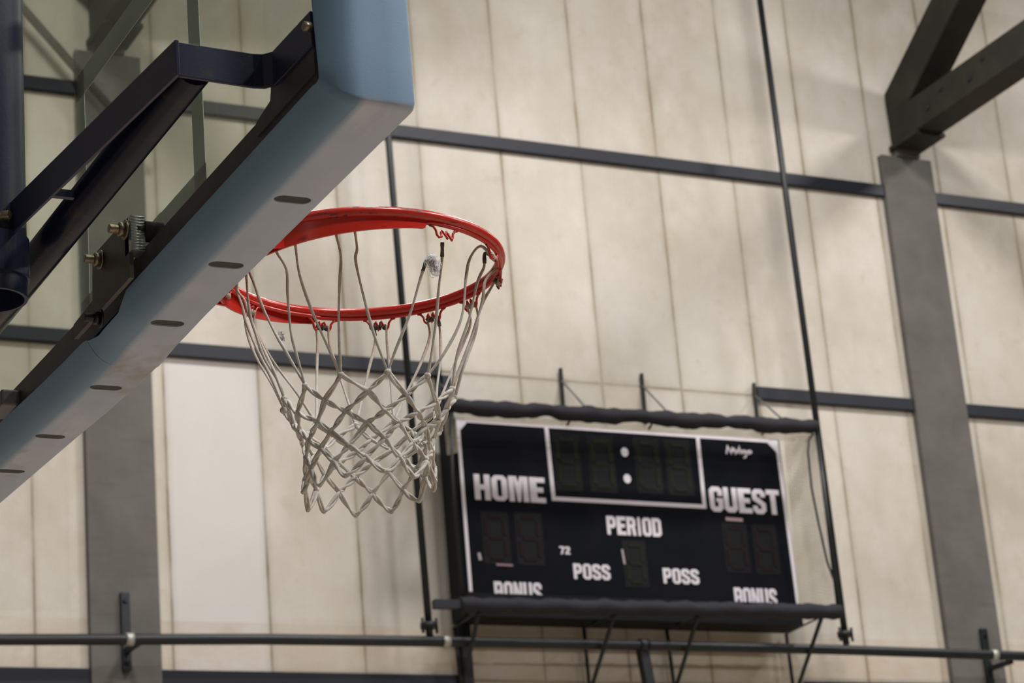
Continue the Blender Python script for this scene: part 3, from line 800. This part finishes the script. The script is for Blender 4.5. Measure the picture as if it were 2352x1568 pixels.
for i, p in enumerate(pl):
    a = Vector(pl[max(i-1, 0)]); c_ = Vector(pl[min(i+1, len(pl)-1)]); d_ = (c_-a).normalized(); n_ = Vector((-d_.y, d_.x))*.003
    outl.append((Vector(p)+n_, Vector(p)-n_))
poly = [tuple(a) for a, b in outl]+[tuple(b) for a, b in outl[::-1]]
strap.prism(poly, 'z', lo_, hi_); strap.build('bent_strap', navy, hoop, bevel=.0012)
MB().bar((1.043, 2.850, zc_), (.985, 3.47, zc_), .006, hh+.002).build('support_bar', navy, hoop, bevel=.0012)
MB().bar((1.046, 3.06+.27, 1.458), (1.012, 3.33, 1.458), .010, .012).build('cross_bar', navy, hoop)
bb = MB(); c_ = Vector(atY(-18, 498, 3.452)); d_ = (RT*.9-Vector((0, .35, 0))).normalized()
pts = [c_+d_*(.00135*i) for i in range(23)]
bb.tube(pts, [.0064 if i % 2 else .0072 for i in range(23)], 12); bb.build('threaded_bolt', zbolt, hoop)
c_ = Vector(atX(716, 63, 1.180)); MB().tube([c_, c_-Vector((.012, 0, 0))], .0065, 6).build('bolt', zbolt, hoop)

# ------------------------------------------------------------------ net
net = empty('basketball_net', (CX, CY, CZ-.03), 'worn white cord basketball net hanging from the red rim', 'basketball net')
ROWS = [(1.264, .143, -17), (1.234, .128, -2), (1.211, .117, -17), (1.189, .109, -2), (1.161, .106, -17), (1.136, .107, -2), (1.105, .111, -17)]
rnd = random.Random(11)
K = []
for ri, (z_, r_, ph) in enumerate(ROWS):
    row = []
    for k in range(12):
        phi = ph+30*k+rnd.uniform(-2.2, 2.2); zz = z_+rnd.uniform(-.004, .004); rr_ = r_*(1+rnd.uniform(-.03, .03))
        if ri == 6: zz -= .006 if k in (6, 7, 8) else 0
        # the far left loops of the hem sag lower
        if ri == 6 and k == 9: zz -= .016
        a = R(az(phi)); sx = -.003*(ri-1)
        row.append(Vector((CX+rr_*math.cos(a), CY+rr_*math.sin(a), zz))+RT*sx*.6)
    K.append(row)
def cord(mb, a, b, sag=.0, r=.0030, off=.0021, turns=1.5, ph=0):
    d = (b-a); L = d.length; d.normalize(); u = d.cross(Vector((0,0,1))).normalized(); v = d.cross(u)
    N = 9
    for s in (0, 1):
        pts = []
        for i in range(N+1):
            t = i/N; g = 2*math.pi*turns*t+math.pi*s+ph; e = math.sin(math.pi*t)**.5
            w_ = off*(.45+.75*e)
            p = a.lerp(b, t)+(u*math.cos(g)+v*math.sin(g))*w_
            p.z -= sag*4*t*(1-t)
            pts.append(p)
        mb.tube(pts, [r*(.9+.2*math.sin(7*i/N+s)) for i in range(N+1)], 7)
mb = MB()
for ri in range(6):
    for k in range(12):
        a = K[ri][k]
        # neighbours half a step to either side
        if ROWS[ri][2] == -17: n1, n2 = K[ri+1][k], K[ri+1][(k-1) % 12]
        else: n1, n2 = K[ri+1][(k+1) % 12], K[ri+1][k]
        for nn in (n1, n2):
            cord(mb, a, nn, sag=(.004 if ri == 5 else .001), ph=rnd.uniform(0, 6), turns=rnd.choice((.25, .5, .75)))
for k in range(12): mb.ball(K[6][k], .0040, 6)
o = mb.build('net_body', cordm, net)
for ri in range(6):
    for k in range(12):
        mb = MB(); c_ = K[ri][k]; mb.ball(c_, .0046 if ri else .0060, 6, (1, 1, .9))
        q = R(rnd.uniform(0, 180)); v = Vector((math.cos(q), math.sin(q), .5)).normalized()*.0042
        mb.tube([c_-v, c_, c_+v], [.0030, .0050, .0030], 8)
        mb.build('knot', cordm, net)
c_ = Vector(atD(651, 942, (K[0][10]-Vector((0,0,0))).dot(FWD)))
mb = MB(); mb.tube([K[0][9].lerp(c_, .5), c_], .0030, 8); mb.ball(c_, .0062, 6); mb.build('loose_end', cordm, net)

# upper strands
def kn(phi): return K[0][round((phi+17)/30) % 12]
def smooth(pts, n=5):
    P = [pts[0]]+list(pts)+[pts[-1]]; out = []
    for i in range(1, len(P)-2):
        for j in range(n):
            t = j/n; a, b, c_, d_ = P[i-1], P[i], P[i+1], P[i+2]
            out.append(.5*((2*b)+(c_-a)*t+(2*a-5*b+4*c_-d_)*t*t+(3*b-a-3*c_+d_)*t**3))
    out.append(Vector(pts[-1])); return out
def hp(phi, off=0): return rp(az(phi)+off, wr(az(phi)), -.029)
custom = {
 (5, -17): [(773,543),(783,590),(780,650),(778,740)],
 (5, 13): [(815,531),(820,570),(817,600),(835,680),(860,770)],
 (333, -47): [(636,580),(658,620),(661,680),(668,760),(680,810)],
 (333, -17): [(679,566),(688,630),(715,710),(750,790)],
 (293, 313): [(572,622),(587,660),(603,705),(632,765),(657,808)],
 (293, 283): [(566,636),(570,690),(577,735),(590,775),(607,822),(642,882)],
 (260, 283): [(546,668),(562,690),(573,725),(600,790),(628,850)],
 (260, 253): [(545,671),(556,702),(566,742),(590,802),(620,862),(643,915)],
 (36, 13): [(979,598),(964,645),(942,720),(908,805)],
 (36, 43): [(1016,556),(1015,600),(1008,660),(1001,740),(990,820)],
 (69, 43): [(1104,565),(1080,592),(1070,640),(1060,730),(1022,808)],
 (69, 73): [(1114,582),(1112,612),(1096,650),(1078,730),(1050,815)],
 (98, 73): [(1148,616),(1116,642),(1108,690),(1086,765)],
 (98, 103): [(1147,632),(1126,664),(1107,700),(1076,795)],
}
def strand(hphi, kphi):
    kpt = kn(kphi); sgn = 1 if ((kphi-hphi+180) % 360-180) > 0 else -1
    h0 = hp(hphi, sgn*2.6)
    key = (hphi, kphi)
    if key in custom:
        d0, d1 = h0.dot(FWD), kpt.dot(FWD); pp = custom[key]; n = len(pp)
        yk = 850.0; pts = []
        for (px, py) in pp:
            t = max(0, min(1, (py-pp[0][1])/(yk-pp[0][1]))); t2 = t**.8
            pts.append(Vector(atD(px, py, d0+(d1-d0)*t2)))
        if hphi in (5, 333, 293, 260): pts = [Vector(atD(pp[0][0]-2, pp[0][1]-20, d0))]+pts
        elif hphi != 36: pts = [hp(hphi, sgn*1.0)]+pts
        pts.append(kpt)
    else:
        out = (h0-Vector((CX, CY, h0.z))).normalized()
        p1 = h0+Vector((0,0,-.030))+out*.004*rnd.uniform(-1, 1); q = p1.lerp(kpt, .33)+out*rnd.uniform(-.002, .008)
        pts = [hp(hphi, sgn*1.0), h0, p1, q, p1.lerp(kpt, .7)+out*rnd.uniform(-.004, .003), kpt]
    sp_ = smooth(pts); n = len(sp_)
    o = MB().tube(sp_, [.0024+.0004*math.sin(i*.6) for i in range(n)], 8).build('strand', cordm, net)
    if hphi == 36 or key in ((69, 73), (98, 103), (173, 193), (149, 133)):
        m_ = max(3, int(n*(.20 if hphi == 36 else .22))); seg = sp_[:m_] if hphi == 36 else sp_[4:4+m_]
        b = MB().tube(seg, [.0033+.0003*math.sin(i*2.1) for i in range(len(seg))], 8).build('burnt_end', burnt, net); b.parent = o
        b['label'] = 'charred dark end of the cord'
    return o
pairs = [(5,-17),(5,13),(36,13),(36,43),(69,43),(69,73),(98,73),(98,103),(127,103),(127,133),(149,133),(149,163),(173,163),(173,193),
         (198,193),(198,223),(237,223),(237,253),(260,253),(260,283),(293,283),(293,313),(333,-47),(333,-17)]
for a, b in pairs: strand(a, b)
# cord wound round the hooks that still hold it
for h_ in HK:
    if h_ in (36, 5, 333): continue
    pts = []
    for i in range(19):
        t = i/18; pts.append(rp(az(h_)+math.degrees((-.011+.022*t)/.2305), .0035*math.cos(t*22)+wr(az(h_)), -.0290+.0035*math.sin(t*22)))
    MB().tube(pts, .0021, 7).build('cord_loop', burnt if h_ in (173, 198, 149) else cordm, net)
# frayed white threads caught on the broken end
mb = MB(); c0_ = Vector(atD(994, 600, kn(13).dot(FWD)-.03)); rf = random.Random(5)
def px2(px, py, dd=0): return Vector(atD(px, py, kn(13).dot(FWD)-.03+dd))
for i in range(110):
    t = rf.random(); cx_ = 984+t*22; cy_ = 592+rf.random()*38 if t > .4 else 590+rf.random()*16
    pts = []; a_ = rf.uniform(0, 6.28); s = rf.uniform(3, 10)
    for j in range(7):
        a_ += rf.uniform(.3, .8); pts.append(px2(cx_+s*math.cos(a_), cy_+s*1.3*math.sin(a_), rf.uniform(-.008, .008)))
    mb.tube(smooth(pts, 2), .00045, 4, caps=False)
for i in range(14):
    a_ = rf.uniform(-3.0, .3); s = rf.uniform(10, 24)
    mb.tube([px2(994, 603), px2(994+s*.6*math.cos(a_), 603+s*.6*math.sin(a_)), px2(994+s*math.cos(a_+.2), 603+s*math.sin(a_+.2))], .00025, 3, caps=False)
o = mb.build('frayed_threads', lint, net); o['label'] = 'tuft of frayed white threads'; o['kind'] = 'stuff'
mb = MB()
d6 = kn(-47).dot(FWD)
for i in range(60):
    px, py = 644+rf.uniform(-4, 8), 770+rf.uniform(-8, 12); pts = []
    for j in range(4): pts.append(Vector(atD(px+rf.uniform(-5, 5), py+rf.uniform(-6, 6), d6+.05)))
    mb.tube(pts, .00035, 3, caps=False)
o = mb.build('frayed_threads', lint, net); o['kind'] = 'stuff'
